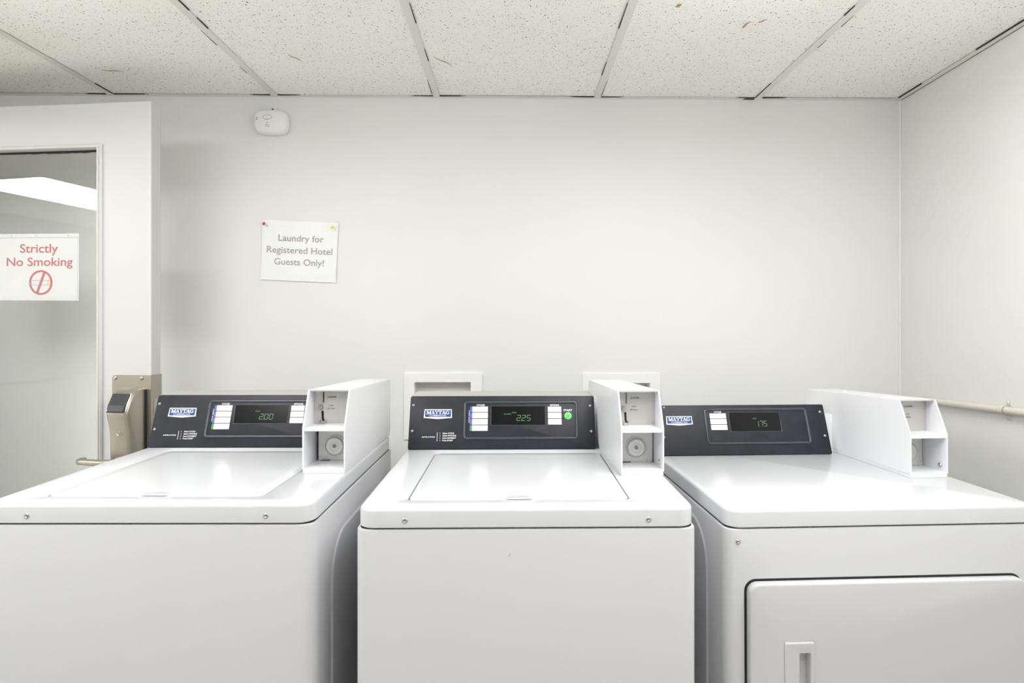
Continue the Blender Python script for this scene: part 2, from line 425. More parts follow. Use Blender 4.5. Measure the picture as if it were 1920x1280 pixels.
# ------------------------------------------------------------------ fluorescent troffers
def wraparound(x0, x1, y0, y1, mt, label, drop=.0):
    """surface-mounted fluorescent fixture: metal pan, end caps, wraparound diffuser"""
    r = empty('ceiling_light', ((x0 + x1) / 2, (y0 + y1) / 2, ZC - .001))
    tag(r, label, 'light', 'fluorescent ceiling lights')
    wx, wy = x1 - x0, y1 - y0
    MB().box(-wx / 2 + .01, wx / 2 - .01, -wy / 2, wy / 2, -.012, 0).build('housing', TEE, r)
    for sy in (-1, 1):
        MB().bbox(-wx / 2, wx / 2, min(sy * wy / 2, sy * (wy / 2 - .012)), max(sy * wy / 2, sy * (wy / 2 - .012)), -.064, -.0125, .002).build('end_cap', TEE, r)
    dz = -.066 - drop
    prof = [(-wx / 2 + .004, -.0125), (-wx / 2 + .004, dz + .021), (-wx / 2 + .024, dz), (wx / 2 - .024, dz), (wx / 2 - .004, dz + .021), (wx / 2 - .004, -.0125)]
    MB().prism(prof, lambda a, b: (a, -wy / 2 + .0125, b), lambda a, b: (a, wy / 2 - .0125, b)).build('diffuser', mt, r)
    return r
wraparound(.32, .92, .06, 1.28, LIGHTM, 'fluorescent ceiling light in front of the dryer', .035)
wraparound(-1.49, -.89, .06, 1.28, LIGHTM, 'fluorescent ceiling light in front of the open door', .035)
hl = wraparound(*hall_light, LIGHTH, 'bright hall ceiling light mirrored in the door glass')
hl.location.z = ZC + .0620            # set into the hall ceiling, only the diffuser shows

# ------------------------------------------------------------------ machines
def ridge(mb, b, wd, h, r, n=6):
    def R(ins, y): return [(p[0], y, p[1]) for p in rrect((b[0] + b[1]) / 2, (b[2] + b[3]) / 2, b[1] - b[0] - 2 * ins, b[3] - b[2] - 2 * ins, max(.001, r - ins), n)]
    mb.loft([R(0, .0005), R(wd * .18, -h * .75), R(wd * .38, -h), R(wd * .6, -h), R(wd * .85, -h * .7), R(wd, .0005)], False, False)
    return mb
SEG = {'0': 'abcdef', '1': 'bc', '2': 'abged', '5': 'afgcd', '7': 'abc', '4': 'fgbc'}
def seven(mb, txt, x, z, wd, h, y):
    """slanted seven segment digits; a '.' adds a dot"""
    pitch = wd / len(txt.replace('.', '')); cw = pitch * .68; t = h * .052; sl = .12
    X = x
    def bar(x0, z0, x1, z1):
        d = Vector((x1 - x0, z1 - z0)).normalized(); p = Vector((-d.y, d.x)) * t
        poly = [(x0 + p.x, z0 + p.y), (x1 + p.x, z1 + p.y), (x1 - p.x, z1 - p.y), (x0 - p.x, z0 - p.y)]
        mb.prism(poly, lambda a, c: (a + sl * (c - z), y, c), lambda a, c: (a + sl * (c - z), y - .0003, c))
    for ch in txt:
        if ch == '.':
            bar(X - pitch * .17, z, X - pitch * .17 + t * 2, z); continue
        g = t * .8
        S = {'a': (X + g, z + h, X + cw - g, z + h), 'g': (X + g, z + h / 2, X + cw - g, z + h / 2), 'd': (X + g, z, X + cw - g, z),
             'f': (X, z + h / 2 + g, X, z + h - g), 'e': (X, z + g, X, z + h / 2 - g), 'b': (X + cw, z + h / 2 + g, X + cw, z + h - g), 'c': (X + cw, z + g, X + cw, z + h / 2 - g)}
        for k in SEG[ch]: bar(*S[k])
        X += pitch
    return mb
def serif_word(mb, x, z, wd, h, y):
    """heavy slab-serif capitals M A Y T A G built from strokes"""
    R = lambda a, b, c, d: [(a, c), (b, c), (b, d), (a, d)]
    arc = []
    N = 14
    for k in range(N):
        a0, a1 = [math.radians(48 + (322 - 48) * (k + j) / N) for j in (0, 1)]
        P = lambda a, rx, ry: (.50 + rx * math.cos(a), .5 + ry * math.sin(a))
        arc.append([P(a0, .47, .52), P(a1, .47, .52), P(a1, .22, .41), P(a0, .22, .41)])
    G = {'M': (1.22, [R(.13, .23, 0, 1), R(.86, 1.10, 0, 1), [(.08, 1), (.36, 1), (.70, .22), (.56, 0), (.50, 0)], [(.88, 1), (1.0, 1), (.60, 0), (.50, .02)], R(0, .36, 0, .1), R(.74, 1.22, 0, .1), R(0, .2, .9, 1), R(.98, 1.22, .9, 1)]),
         'A': (1.04, [[(.13, 0), (.24, 0), (.52, .92), (.44, 1)], [(.40, 1), (.62, 1), (.94, 0), (.68, 0)], R(.26, .7, .28, .37), R(0, .37, 0, .1), R(.56, 1.04, 0, .1)]),
         'Y': (1.02, [[(.10, 1), (.36, 1), (.62, .44), (.40, .44)], [(.80, 1), (.91, 1), (.62, .40), (.54, .46)], R(.40, .63, 0, .5), R(0, .44, .9, 1), R(.66, 1.02, .9, 1), R(.26, .78, 0, .1)]),
         'T': (.94, [R(.35, .59, 0, 1), R(0, .94, .88, 1), R(0, .1, .66, 1), R(.84, .94, .66, 1), R(.2, .74, 0, .1)]),
         'G': (1.04, arc + [R(.68, .92, .08, .46), R(.54, 1.02, .38, .47), R(.76, .87, .62, .98)])}
    tot = sum(G[c][0] for c in 'MAYTAG') - .12 * 5
    k = wd / tot; X = 0
    for c in 'MAYTAG':
        for poly in G[c][1]:
            mb.prism(poly, lambda a, b: (x + (X + a) * k, y, z + b * h), lambda a, b: (x + (X + a) * k, y - .0003, z + b * h))
        X += G[c][0] - .12
    return mb
def screw_mesh(r):
    m = MB(); m.lathe((0, 0, 0), (0, -1, 0), [(0, r), (r * .25, r * .98), (r * .5, r * .75), (r * .6, r * .4), (r * .45, r * .32), (r * .3, r * .05)], 14)
    o = m.build('screw', STEEL, None, 40); me = o.data; bpy.data.objects.remove(o); return me
SCREW_S = screw_mesh(.0040); SCREW_M = screw_mesh(.0062); SCREW_L = screw_mesh(.0056)
def screw(me, parent, loc, mt=None):
    o = bpy.data.objects.new('screw', me); COL.objects.link(o); o.parent = parent; o.location = loc; return o

LEAN = math.atan2(.0517, .1425); PANEL_T = .1516
def build_console(root, y0, ztop, x0, x1, lay, depth, price, tint, washer, hint):
    xb = lay['box_x']
    # housing behind the dark face
    m = MB(); yt = y0 + .0517
    hz = .1425 if washer else .1400; bz = hz if washer else .112
    prof = [(y0 + .004, 0), (yt + .004, hz), (depth - .02, bz), (depth - .012, bz - .02), (depth - .012, 0)]
    m.prism(prof, lambda a, b: (x0 + .001, a, ztop + b), lambda a, b: (x1 - .0005, a, ztop + b))
    m.build('console_housing', CONSOLE_TOP if washer else TRIM, root)
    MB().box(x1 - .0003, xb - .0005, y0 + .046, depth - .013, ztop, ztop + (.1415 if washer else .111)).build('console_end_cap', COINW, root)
    c = MB().panel(x0, x1, .001, PANEL_T - .0005, .004, -.001, .006, .002).build('console', CONSOLE, root, 35)
    c.location = (0, y0, ztop); c.rotation_euler = (-LEAN, 0, 0)
    Y = -.0012
    ridge(MB(), lay['bezel'], .009, .0050, .012).build('bezel', BEZEL, c, 50)
    for s in lay['screws']: screw(SCREW_S, c, (s[0], Y, s[1]))
    # badge
    bx0, bx1, bz0, bz1 = lay['badge']; cx = (bx0 + bx1) / 2
    poly = [(bx0 - .001, bz0), (cx, bz0 - .0035), (bx1 + .001, bz0), (bx1 - .0005, bz1), (bx0 + .0005, bz1)]
    b = MB().prism(poly, lambda a, q: (a, Y + .001, q), lambda a, q: (a, Y - .0012, q)).build('badge', BADGEW, c)
    e = .0026
    poly = [(bx0 + e, bz0 + e), (bx1 - e, bz0 + e), (bx1 - e, bz1 - e), (bx0 + e, bz1 - e)]
    MB().prism(poly, lambda a, q: (a, Y - .001, q), lambda a, q: (a, Y - .0015, q)).build('badge_field', BADGEB, c)
    h = bz1 - bz0
    m = MB(); serif_word(m, bx0 + .0062, bz0 + h * .40, (bx1 - bx0) - .0124, h * .42, Y - .0017)
    m.text('COMMERCIAL', bx0 + .014, bz0 + h * .17, (bx1 - bx0) - .028, h * .15, Y - .0019, off=.01)
    m.build('badge_lettering', INKW, c)
    # instructions
    if 'instr' in lay:
        ix, iz = lay['instr']
        m = MB(); m.text('INSTRUCTIONS', ix, iz - .0015, .036, .0032, Y - .0002, off=.02)
        m.box(ix + .0415, ix + .0425, Y - .0004, Y, iz - .0115, iz + .0125)
        for k, (n_, t_, wd) in enumerate((('1', 'Select CYCLE', .0315), ('2', 'Select OPTIONS', .0375), ('3', 'Insert PAYMENT', .0370), ('4', 'Press START', .0290))):
            zz = iz + .0085 - k * .0066
            m.text(n_, ix + .0490, zz, .0008 if n_ == '1' else .0018, .0034, Y - .0002, off=.02)
            m.text(t_, ix + .0570, zz, wd, .0036, Y - .0002, off=.03)
        m.build('instruction_lettering', INKW, c)
    # cycle buttons
    lx0, lx1, lz0, lz1 = lay['lbtn']; names = lay['lnames']; n_ = len(names); st = (lz1 - lz0) / n_
    for k, nm in enumerate(names):
        za = lz1 - (k + 1) * st + .0018; zb = lz1 - k * st
        MB().panel(lx0, lx1, za, zb, Y + .001, Y - .0016, .0008, .0005, 2).build('cycle_button', BTN, c)
        m = MB(); wd = .0022 * len(nm); m.text(nm, (lx0 + lx1) / 2 - wd / 2, (za + zb) / 2 - .0014, wd, .0028, Y - .0018)
        m.build('button_lettering', INKG, c)
        if washer:
            MB().box(lx0 - .0062, lx0 - .0002, Y - .0006, Y + .001, za, zb).build('colour_bar', BLUEBAR if k < 3 else GREENBAR, c)
    if washer:
        MB().text('HOW DIRTY', lx0 - .0072, lz1 - st * 2.6, .036, .0026, Y - .0002, rot90=True, off=.02).build('side_lettering', INKW, c)
    cw = .0225
    MB().text('CYCLES', (lx0 + lx1) / 2 - cw / 2 + .001, lz1 + .0022, cw, .0042, Y - .0002, off=.03).build('heading_lettering', INKW, c)
    # display
    dx0, dx1, dz0, dz1 = lay['disp']
    ridge(MB(), (dx0 - .003, dx1 + .003, dz0 - .003, dz1 + .003), .003, .0022, .003, 3).build('display_surround', BEZEL, c, 50)
    MB().panel(dx0, dx1, dz0, dz1, Y + .001, Y - .0006, .001).build('display', DISPLAY, c)
    gx, gz, gw, gh = lay['digits']
    seven(MB(), price, gx, gz, gw, gh, Y - .0008).build('price_digits', DIGITW if tint else DIGIT, c)
    hx, hz = lay['hint']
    MB().text('PRICE', hx, hz, .0115, .0026, Y - .0008, off=.02).build('display_lettering', DIGITW if tint else DIGIT, c)
    if hint:
        MB().text('AVAILABLE', hx - .0245, hz - .0042, .0215, .0028, Y - .0008, off=.02).build('display_lettering', DIGIT, c)
    if washer:
        rx0, rx1, rz0, rz1 = lay['rbtn']; st = (rz1 - rz0) / 3
        for k, nm in enumerate(('PREWASH', 'EXTRA RINSE', 'SOFTENER')):
            za = rz1 - (k + 1) * st + .0018; zb = rz1 - k * st
            MB().panel(rx0, rx1, za, zb, Y + .001, Y - .0016, .0008, .0005, 2).build('option_button', BTN, c)
            m = MB(); wd = .0023 * len(nm); m.text(nm, (rx0 + rx1) / 2 - wd / 2, (za + zb) / 2 - .0014, wd, .0028, Y - .0018)
            m.build('button_lettering', INKG, c)
        MB().text('OPTIONS', (rx0 + rx1) / 2 - .013, rz1 + .0022, .026, .0042, Y - .0002, off=.03).build('heading_lettering', INKW, c)
        sx, sz, sr = lay['start']
        MB().lathe((sx, Y + .001, sz), (0, -1, 0), [(0, sr), (.0022, sr), (.0030, sr * .9), (.0034, sr * .5)], 28).build('start_button', STARTG, c, 40)
        m = MB(); m.tube([(sx + .0028 * math.cos(a), Y - .0026, sz + .0028 * math.sin(a)) for a in [math.radians(120 + 300 * k / 12) for k in range(13)]], .0005, 6)
        m.box(sx - .0004, sx + .0004, Y - .003, Y - .0024, sz, sz + .0042); m.build('start_symbol', GREENBAR, c)
        MB().text('START', sx - .012, sz + .0135, .024, .0050, Y - .0002, off=.03).build('heading_lettering', INKW, c)
    return c

def build_coin_box(root, x, y, ztop, turn, W=.100):
    D = .468; ZK = .107; ZT = .191; YT = .0384; ZB = .174; th = .0035; base = .010
    prof = [(0, base), (0, ZK), (YT, ZT), (D, ZB), (D, base)]
    m = MB()
    m.prism(prof, lambda a, b: (0, a, b), lambda a, b: (th, a, b))
    m.prism(prof, lambda a, b: (W - th, a, b), lambda a, b: (W, a, b))
    top = [(YT, ZT), (D, ZB), (D, ZB - th), (YT + .002, ZT - th)]
    m.prism(top, lambda a, b: (th, a, b), lambda a, b: (W - th, a, b))
    m.box(th, W - th, D - th, D, base, ZB - th)
    m.box(th, W - th, .001, D - th, base, base + .003)
    m.box(th, W - th, .002, .100, .1025, .1055)
    m.box(th, W - th, .002, .0035, .0985, .1025)
    o = m.build('coin_box', COINW, root); o.location = (x, y, ztop); o.rotation_euler = (0, 0, math.radians(turn))
    bv = o.modifiers.new('edge', 'BEVEL'); bv.width = .0012; bv.segments = 2; bv.limit_method = 'ANGLE'; bv.angle_limit = math.radians(60)
    MB().bbox(.0012, W - .0012, .0012, D - .001, 0, base + .0005, .0008).build('base_plate', COINW, o)
    # upper recess: brushed plate with slot, return button and chute
    YP = .067
    MB().box(th, W - th, YP, YP + .003, .1055, ZT - th - .0015).build('coin_plate', PLATE, o)
    MB().box(.0268, .0284, YP - .0012, YP, .157, .182).build('coin_slot', BLACK, o)
    MB().box(.0255, .0268, YP - .002, YP, .156, .183).build('slot_rim', STEEL, o)
    m = MB(); m.lathe((.0205, YP, .1450), (0, -1, 0), [(0, .0062), (.003, .006), (.006, .0045), (.0068, .002)], 20); m.build('return_button', STEEL, o, 40)
    MB().prism([(.0222, .136), (.0272, .136), (.0275, .119), (.0295, .112), (.0248, .112), (.0232, .118)], lambda a, b: (a, YP - .0010, b), lambda a, b: (a, YP, b)).build('return_chute', BLACK, o)
    m = MB()
    m.tube([(.0252 + .0068 * math.cos(a), YP - .003, .1135 + .0062 * math.sin(a)) for a in [math.radians(170 + 200 * k / 10) for k in range(11)]], .0016, 8)
    m.build('chute_lip', STEEL, o, 40)
    m = MB(); m.text('QUARTERS', .0365, .1680, .0225, .0044, YP - .0004, off=.02)
    m.text('COIN', .0402, .1478, .0100, .0034, YP - .0004, off=.01); m.text('RETURN', .0365, .1400, .0180, .0034, YP - .0004, off=.01)
    m.build('coin_lettering', INKD, o)
    # lower recess: vault door with round lock
    YL = .078
    MB().panel(th + .007, W - th - .002, base + .003, .1025, YL + .004, YL, .002, .0012).build('vault_plate', LOCKP, o, 40)
    cx, cz = .0525, .0495
    m = MB()
    m.lathe((cx, YL, cz), (0, -1, 0), [(0, .0262), (.0030, .0258), (.0034, .0245), (.0010, .0236), (.0010, .0216), (.0070, .0208), (.0085, .0195), (.0085, .0120), (.0075, .0112), (.0075, .0050)], 40)
    m.build('vault_lock', LOCKP, o, 35)
    m = MB(); m.lathe((cx, YL - .0068, cz), (0, -1, 0), [(0, .0052), (.0022, .0050), (.0024, .0036), (.0012, .0034)], 20); m.build('key_ring', STEEL, o, 40)
    MB().lathe((cx, YL - .0076, cz), (0, -1, 0), [(0, .0034), (.0004, .0034)], 14).build('keyhole', BLACK, o)
    for px, pz in ((W - .0125, .0185), (W - .0125, .0880), (.0170, .0185), (.0170, .0880)):
        m = MB(); m.lathe((px, YL, pz), (0, -1, 0), [(0, .0060), (.0022, .0058), (.0026, .0050), (.0010, .0046), (.0010, .0010)], 16); m.build('rivet', LOCKP, o, 40)
    MB().box(.016, .040, YL - .0035, YL + .002, base + .0030, base + .0044).build('hinge_gap', DARKGAP, o)
    # side screw inside the right cheek and the bolt on top
    s = screw(SCREW_M, o, (W - th, .022, .026)); s.rotation_euler = (0, 0, math.radians(-90)); s.name = 'screw'
    m = MB(); zt = ZT - (ZT - ZB) * (.30 / (D - YT))
    m.lathe((W * .45, .33, zt), (0, 0, 1), [(0, .0075), (.0016, .0072), (.0018, .0045), (.0052, .0045), (.0060, .0030)], 14)
    m.build('top_bolt', COINW, o, 40)
    return o

def machine(name, loc, rz, pitch, W, ztop, lay, price, tint, washer, hint, label, cat, y_con, turn):
    root = empty(name, loc, (pitch, 0, rz)); tag(root, label, cat)
    D = .69; seam = ztop - .040
    # cabinet
    def ring(ins, z, r, w=W + .004, d=D, y0=0): return [(p[0], p[1], z) for p in rrect(0, y0 + d / 2, w - 2 * ins, d - 2 * ins, max(.002, r - ins), 6)]
    m = MB(); m.loft([ring(.004, .03, .024), ring(0, .034, .024), ring(0, seam - .0050, .024), ring(.001, seam - .0027, .024), ring(.0035, seam - .0015, .024)])
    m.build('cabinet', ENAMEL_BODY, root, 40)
    MB().loft([ring(.006, seam - .0016, .024), ring(.006, seam + .001, .024)]).build('seam_gasket', DARKGAP, root)
    for sx in (-1, 1):
        pl = rrect(.375, .435, .55, .79, .095, 8)
        xo = sx * (W / 2 + .002)
        pl2 = rrect(.375, .435, .542, .782, .091, 8)
        m = MB(); m.loft([[(xo, a, b) for a, b in pl], [(xo + sx * .0035, a, b) for a, b in pl2]]); m.build('side_panel', ENAMEL_BODY, root, 30)
        for fy in (.06, .62):
            MB().lathe((sx * (W / 2 - .06), fy, 0), (0, 0, 1), [(0, .022), (.008, .022), (.012, .010), (.031, .010)], 16).build('foot', BLACKP, root, 40)
    # top panel (washers have an opening for the lid)
    m = MB(); rr = .030; e = .0085
    R = lambda ins, z: ring(ins, z, rr, W - .004, D, 0)
    rings = [R(.003, seam + .0008), R(0, seam + .0030), R(0, ztop - e)]
    for a in (22, 45, 67, 90):
        t = math.radians(a); rings.append(R(e * (1 - math.cos(t)), ztop - e + e * math.sin(t)))
    if washer:
        lx0, lx1, ly0, ly1 = -.235, .206, .050, .462
        H = lambda ins, z: [(p[0], p[1], z) for p in rrect((lx0 + lx1) / 2, (ly0 + ly1) / 2, lx1 - lx0 - 2 * ins, ly1 - ly0 - 2 * ins, .014, 6)]
        rings += [H(-.0035, ztop), H(-.0018, ztop - .0012), H(-.0015, ztop - .010)]
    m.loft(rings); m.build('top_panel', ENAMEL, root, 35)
    if washer:
        m = MB(); m.loft([H(.0012, ztop - .0095), H(.0012, ztop - .0012), H(.0022, ztop), H(.004, ztop + .0006), H(.03, ztop + .0010)])
        lid = m.build('lid', ENAMEL, root, 35)
        m = MB(); N = 14; hw = .036; A = []; B = []; C = []
        for k in range(N + 1):
            t = -1 + 2 * k / N; x = -.0145 + hw * t; q = (1 - t * t)
            A.append((x, ly0 + .0035 - .004 * q, ztop + .0002)); B.append((x, ly0 + .004 - .0035 * q, ztop + .0006 + .0036 * q)); C.append((x, ly0 + .005 + .020 * q, ztop + .0009))
        m.loft([A, B, C], False, False, closed=False); m.build('lid_grip', ENAMEL, lid, 60)
        for sx in (-.232, .2327): screw(SCREW_M, root, (sx, .002, ztop - .0245))
    build_console(root, y_con, ztop, lay['x0'], lay['x1'], lay, D, price, tint, washer, hint)
    build_coin_box(root, lay['box_x'], .222, ztop, turn)
    return root

LAY_W = dict(x0=-.317, x1=.2035, box_x=.2208, bezel=(-.167, .157, .027, .137), screws=[(-.308, .1246), (-.3074, .052), (.1916, .1222), (.1917, .050)],
             badge=(-.2762, -.1990, .0885, .1128), instr=(-.2794, .0353), lbtn=(-.1415, -.0974, .0500, .1202), lnames=['POWERWASH', 'WHITES', 'COLORS', 'DELICATE'],
             disp=(-.0875, .0628, .0690, .1203), digits=(-.0165, .0802, .042, .0150), hint=(-.0291, .1018), rbtn=(.0715, .1095, .0670, .1197), start=(.1282, .0934, .0105))
LAY_D = dict(x0=-.326, x1=.186, box_x=.2208, bezel=(-.189, .131, .031, .1415), screws=[(-.3065, .1440), (.172, .1275), (.173, .0555), (-.3150, .0555)],
             badge=(-.3040, -.2255, .0930, .1175), lbtn=(-.1705, -.1210, .0735, .1250), lnames=['HIGH TEMP', 'NORMAL', 'DELICATE'],
             disp=(-.1105, .0430, .0715, .1265), digits=(-.0340, .0855, .038, .0155), hint=(-.0400, .1075))
mid = machine('washing_machine', (.0256, 1.118, 0), 0, 0, .650, .9353, LAY_W, '2.25', False, True, True, 'white top-load washer with 2.25 on its display, between the other two machines', 'washer', .502, 1.8)
left = machine('washing_machine', (-.715, 1.153, 0), math.radians(-.8), 0, .650, .9353, LAY_W, '2.00', False, True, False, 'white top-load washer with 2.00 on its display, beside the glazed door', 'washer', .502, 0)
dry = machine('clothes_dryer', (.779, 1.211, 0), math.radians(2.0), math.radians(-.6), .675, .900, LAY_D, '1.75', True, False, False, 'white front-load dryer with 1.75 on its display, beside the right wall', 'dryer', .500, 1.5)
MB().prism([(-.0005, -.003), (.0015, -.002), (.004, .003), (.003, .004)], lambda a, b: (-.0355 + a, .0002, .8439 + b), lambda a, b: (-.0355 + a, -.0004, .8439 + b)).build('chip_mark', SCUFF, mid)

# dryer front: door with recessed grip
def dryer_front():
    X0, X1, Z0, Z1 = -.2975, .296, .17, .7525
    MB().panel(X0 - .0035, X1 + .0035, Z0 - .0035, Z1 + .0035, .002, -.0008, .024, 0, 6).build('door_gap', DARKGAP, dry)
    hx0, hx1, hz0, hz1 = -.2265, -.1635, .40, .635
    yf = -.020; n = 6
    def R(x0, x1, z0, z1, r, y): return [(p[0], y, p[1]) for p in rrect((x0 + x1) / 2, (z0 + z1) / 2, x1 - x0, z1 - z0, r, n)]
    O = lambda i, y: R(X0 + i, X1 - i, Z0 + i, Z1 - i, .022 - i, y)
    Hh = lambda i, y: R(hx0 - i, hx1 + i, hz0 - i, hz1 + i, .003, y)
    m = MB(); m.loft([O(.001, -.0012), O(0, -.004), O(0, yf + .005), O(.0010, yf + .002), O(.0028, yf + .0005), O(.005, yf), Hh(0, yf), Hh(0, -.0025)])
    d = m.build('door', ENAMEL_BODY, dry, 35)
    # handle insert: rim, thick grip on the left, open finger slot on the right
    sx0, sx1, sz1 = -.1960, -.1720, .612
    S = lambda i, y: R(sx0 + i, sx1 - i, hz0 + .022, sz1 - i, .004, y)
    m = MB(); m.loft([Hh(-.0004, -.004), Hh(-.0004, yf - .001), Hh(-.003, yf - .0035), Hh(-.007, yf - .0035), S(0, yf - .0015), S(.001, -.0045)])
    m.build('handle', ENAMEL_BODY, d, 30)
    screw(SCREW_L, dry, (-.3135, .001, .8330))
dryer_front()

# ------------------------------------------------------------------ glazed door standing open
DA = math.radians(6.4); P0 = Vector((-1.138, 1.86, 0))
door = empty('door_1', (P0.x, P0.y, 0), (0, 0, -DA))
structure(door, 'white painted door with a large glass pane, standing open')
DT = .0445; DWID = .90; DTOP = 1.982
GX0, GX1, GZ0, GZ1 = -.726, -.1736, .34, 1.8390
def xz_ring(x0, x1, z0, z1, y): return [(x0, y, z0), (x1, y, z0), (x1, y, z1), (x0, y, z1)]
m = MB()
oo = (-DWID, 0, .01, DTOP); ii = (GX0 - .010, GX1 + .010, GZ0 - .010, GZ1 + .010)
E_ = .0025
rings = [xz_ring(*ii, 0), xz_ring(oo[0] + E_, oo[1] - E_, oo[2] + E_, oo[3] - E_, 0), xz_ring(*oo, E_), xz_ring(*oo, DT - E_), xz_ring(oo[0] + E_, oo[1] - E_, oo[2] + E_, oo[3] - E_, DT), xz_ring(*ii, DT)]
m.loft(rings + [rings[0]], False, False)
m.build('door_leaf', DOORM, door)
# faint line along the lock edge (edge lipping)
MB().box(-.0035, -.0022, -.0004, .001, .02, DTOP - .004).build('edge_lipping', TRIM, door)
def bead(y_wall, sg):
    m = MB()
    prof = [(.012, 0.0), (.012, -.004), (.008, -.009), (.005, -.0085), (.0035, -.012), (-.0005, -.012), (-.003, -.004), (-.003, .012)]
    def R(ins, y): return [(p[0], y_wall + sg * y, p[1]) for p in ((GX0 - ins, GZ0 - ins), (GX1 + ins, GZ0 - ins), (GX1 + ins, GZ1 + ins), (GX0 - ins, GZ1 + ins))]
    m.loft([R(a, b) for a, b in prof], False, False)
    return m.build('glazing_bead', DOORM, door)
bead(0, 1); bead(DT, -1)
MB().box(GX0, GX1, .0195, .0245, GZ0, GZ1).build('glass_pane', GLASS, door)
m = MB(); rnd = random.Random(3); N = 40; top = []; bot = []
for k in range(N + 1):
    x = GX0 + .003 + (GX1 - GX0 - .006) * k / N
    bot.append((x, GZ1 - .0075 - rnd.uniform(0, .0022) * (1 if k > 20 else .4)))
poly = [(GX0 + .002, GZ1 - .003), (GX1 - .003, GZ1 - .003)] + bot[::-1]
m.prism(poly, lambda a, b: (a, .0150, b), lambda a, b: (a, .0190, b)); m.build('glazing_shadow_gap', DARKGAP, door)  # ragged black strip drawn for the shadow gap under the top bead
# lock: scar plate wrapping the edge, sculpted body, card reader, lever
m = MB(); PX0, PX1, PZ0, PZ1 = -.1295, 0.0, .62, 1.121
m.panel(PX0, PX1 + .0015, PZ0, PZ1, .0005, -.0018, .010, .0006); m.box(PX1 + .0002, PX1 + .0018, -.0014, DT + .001, PZ0, PZ1)
plate = m.build('lock_plate', NICKEL, door)
for px in (-.119, -.030): 
    s = screw(SCREW_M, plate, (px, -.002, 1.111))
MB().box(.0018, .0026, .010, .034, .99, 1.045).build('latch_face', STEEL, plate)
LX0, LX1 = -.0850, -.0145
prof = [(0, 1.0835), (-.020, 1.0835), (-.034, 1.0815), (-.046, 1.0760), (-.056, 1.0660), (-.0640, 1.0540), (-.0720, 1.0390), (-.0800, 1.0180), (-.0820, 1.0080), (-.0810, .9980), (-.0770, .9840), (-.0720, .9680), (-.0690, .9500), (-.0680, .9250), (-.0680, .80), (-.0640, .78), (0, .78)]
m = MB(); rings = []
for t, ins in ((0, .010), (.003, .004), (.008, .001), (.014, 0), (.0565, 0), (.0625, .001), (.0675, .004), (.0705, .010)):
    cy_, cz_ = -.034, .93
    ring = []
    for (y, z) in prof:
        yy = min(0, y + ins) if y < -.001 else y
        zz = z - ins * (1 if z > 1.05 else 0)
        ring.append((LX0 + t, yy, zz))
    rings.append(ring)
m.loft(rings); lock = m.build('lock_body', NICKEL, door, 40)
# black strip standing in for the shadow line between body and plate
MB().box(LX1 - .002, LX1 + .0025, -.010, -.0016, .79, 1.076).build('lock_shadow_line', BLACKP, door)
rd = Vector((0, -.0800 + .0560, 1.0180 - 1.0660)).normalized()   # down the sloping reader face
m = MB()
pr = [(-.0560, 1.0680), (-.0590, 1.0700), (-.0690, 1.0530), (-.0790, 1.0360), (-.0860, 1.0180), (-.0850, 1.0145), (-.0780, 1.0170), (-.0540, 1.0600)]
m.prism(pr, lambda a, b: (LX0 + .006, a, b), lambda a, b: (LX0 + .0615, a, b)); rdr = m.build('card_reader', BLACKP, lock)
bv = rdr.modifiers.new('edge', 'BEVEL'); bv.width = .0022; bv.segments = 3; bv.limit_method = 'ANGLE'
m = MB(); m.lathe((LX0 + .010, -.0865, 1.0215), (0, -1, .4), [(0, .0022), (.0012, .0020), (.0018, .0008)], 12); m.build('status_light', PLASTICW, lock, 40)
m = MB(); m.lathe((LX0 + .037, -.0688, .9535), (0, -1, 0), [(0, .0125), (.0012, .0122), (.0016, .0110), (.0006, .0100), (.0006, .0060), (.0014, .0050)], 24); m.build('key_cap', NICKEL, lock, 40)
m = MB()
m.lathe((LX0 + .036, -.066, .866), (0, -1, 0), [(0, .0135), (.010, .0125), (.016, .0105), (.030, .0100)], 20)
lv = [(LX0 + .040, -.094, .866), (LX0 + .028, -.098, .866), (LX0 + .010, -.100, .8665), (LX0 - .020, -.099, .867), (LX0 - .060, -.097, .868), (LX0 - .072, -.095, .868), (LX0 - .079, -.088, .868), (LX0 - .081, -.078, .868), (LX0 - .079, -.066, .868)]
m.tube(lv, [.006, .0105, .0110, .0102, .0090, .0088, .0086, .0082, .0070], 14)
m.build('lever', NICKEL, door, 45)

# no smoking notice taped to the door glass
def door_pt(s, z, out):      # along the door, height, out of the glass face
    return (P0.x + s * math.cos(DA) - out * math.sin(DA), P0.y - s * math.sin(DA) - out * math.cos(DA), z)
sign = empty('no_smoking_sign', (*door_pt(-.40, 1.467, -.019)[:2], 1.467), (math.radians(0), math.radians(0.35), -DA))
tag(sign, 'white paper notice reading Strictly No Smoking taped on the door glass', 'sign')
sx = lambda s: s + .40
sz = lambda z: z - 1.467
SX0, SX1, SZ0, SZ1 = -.545, -.2660, 1.3610, 1.5600
def sheet(mb, x0, x1, z0, z1, y, amp, th=.0006, nx=14, nz=10):
    f = []
    for side, yy in ((0, y), (1, y + th)):
        st = len(mb.v)
        for i in range(nx + 1):
            for k in range(nz + 1):
                u, v = i / nx, k / nz
                mb.v.append((x0 + (x1 - x0) * u, yy - amp * (math.sin(3.1 * u + 1) * math.sin(4.3 * v + .4)) ** 2, z0 + (z1 - z0) * v))
        for i in range(nx):
            for k in range(nz):
                a = st + i * (nz + 1) + k
                mb.face((a, a + 1, a + nz + 2, a + nz + 1))
    return mb
MB().box(sx(SX0), sx(SX1), -.0012, -.0004, sz(SZ0), sz(SZ1)).build('paper', PAPERD, sign)
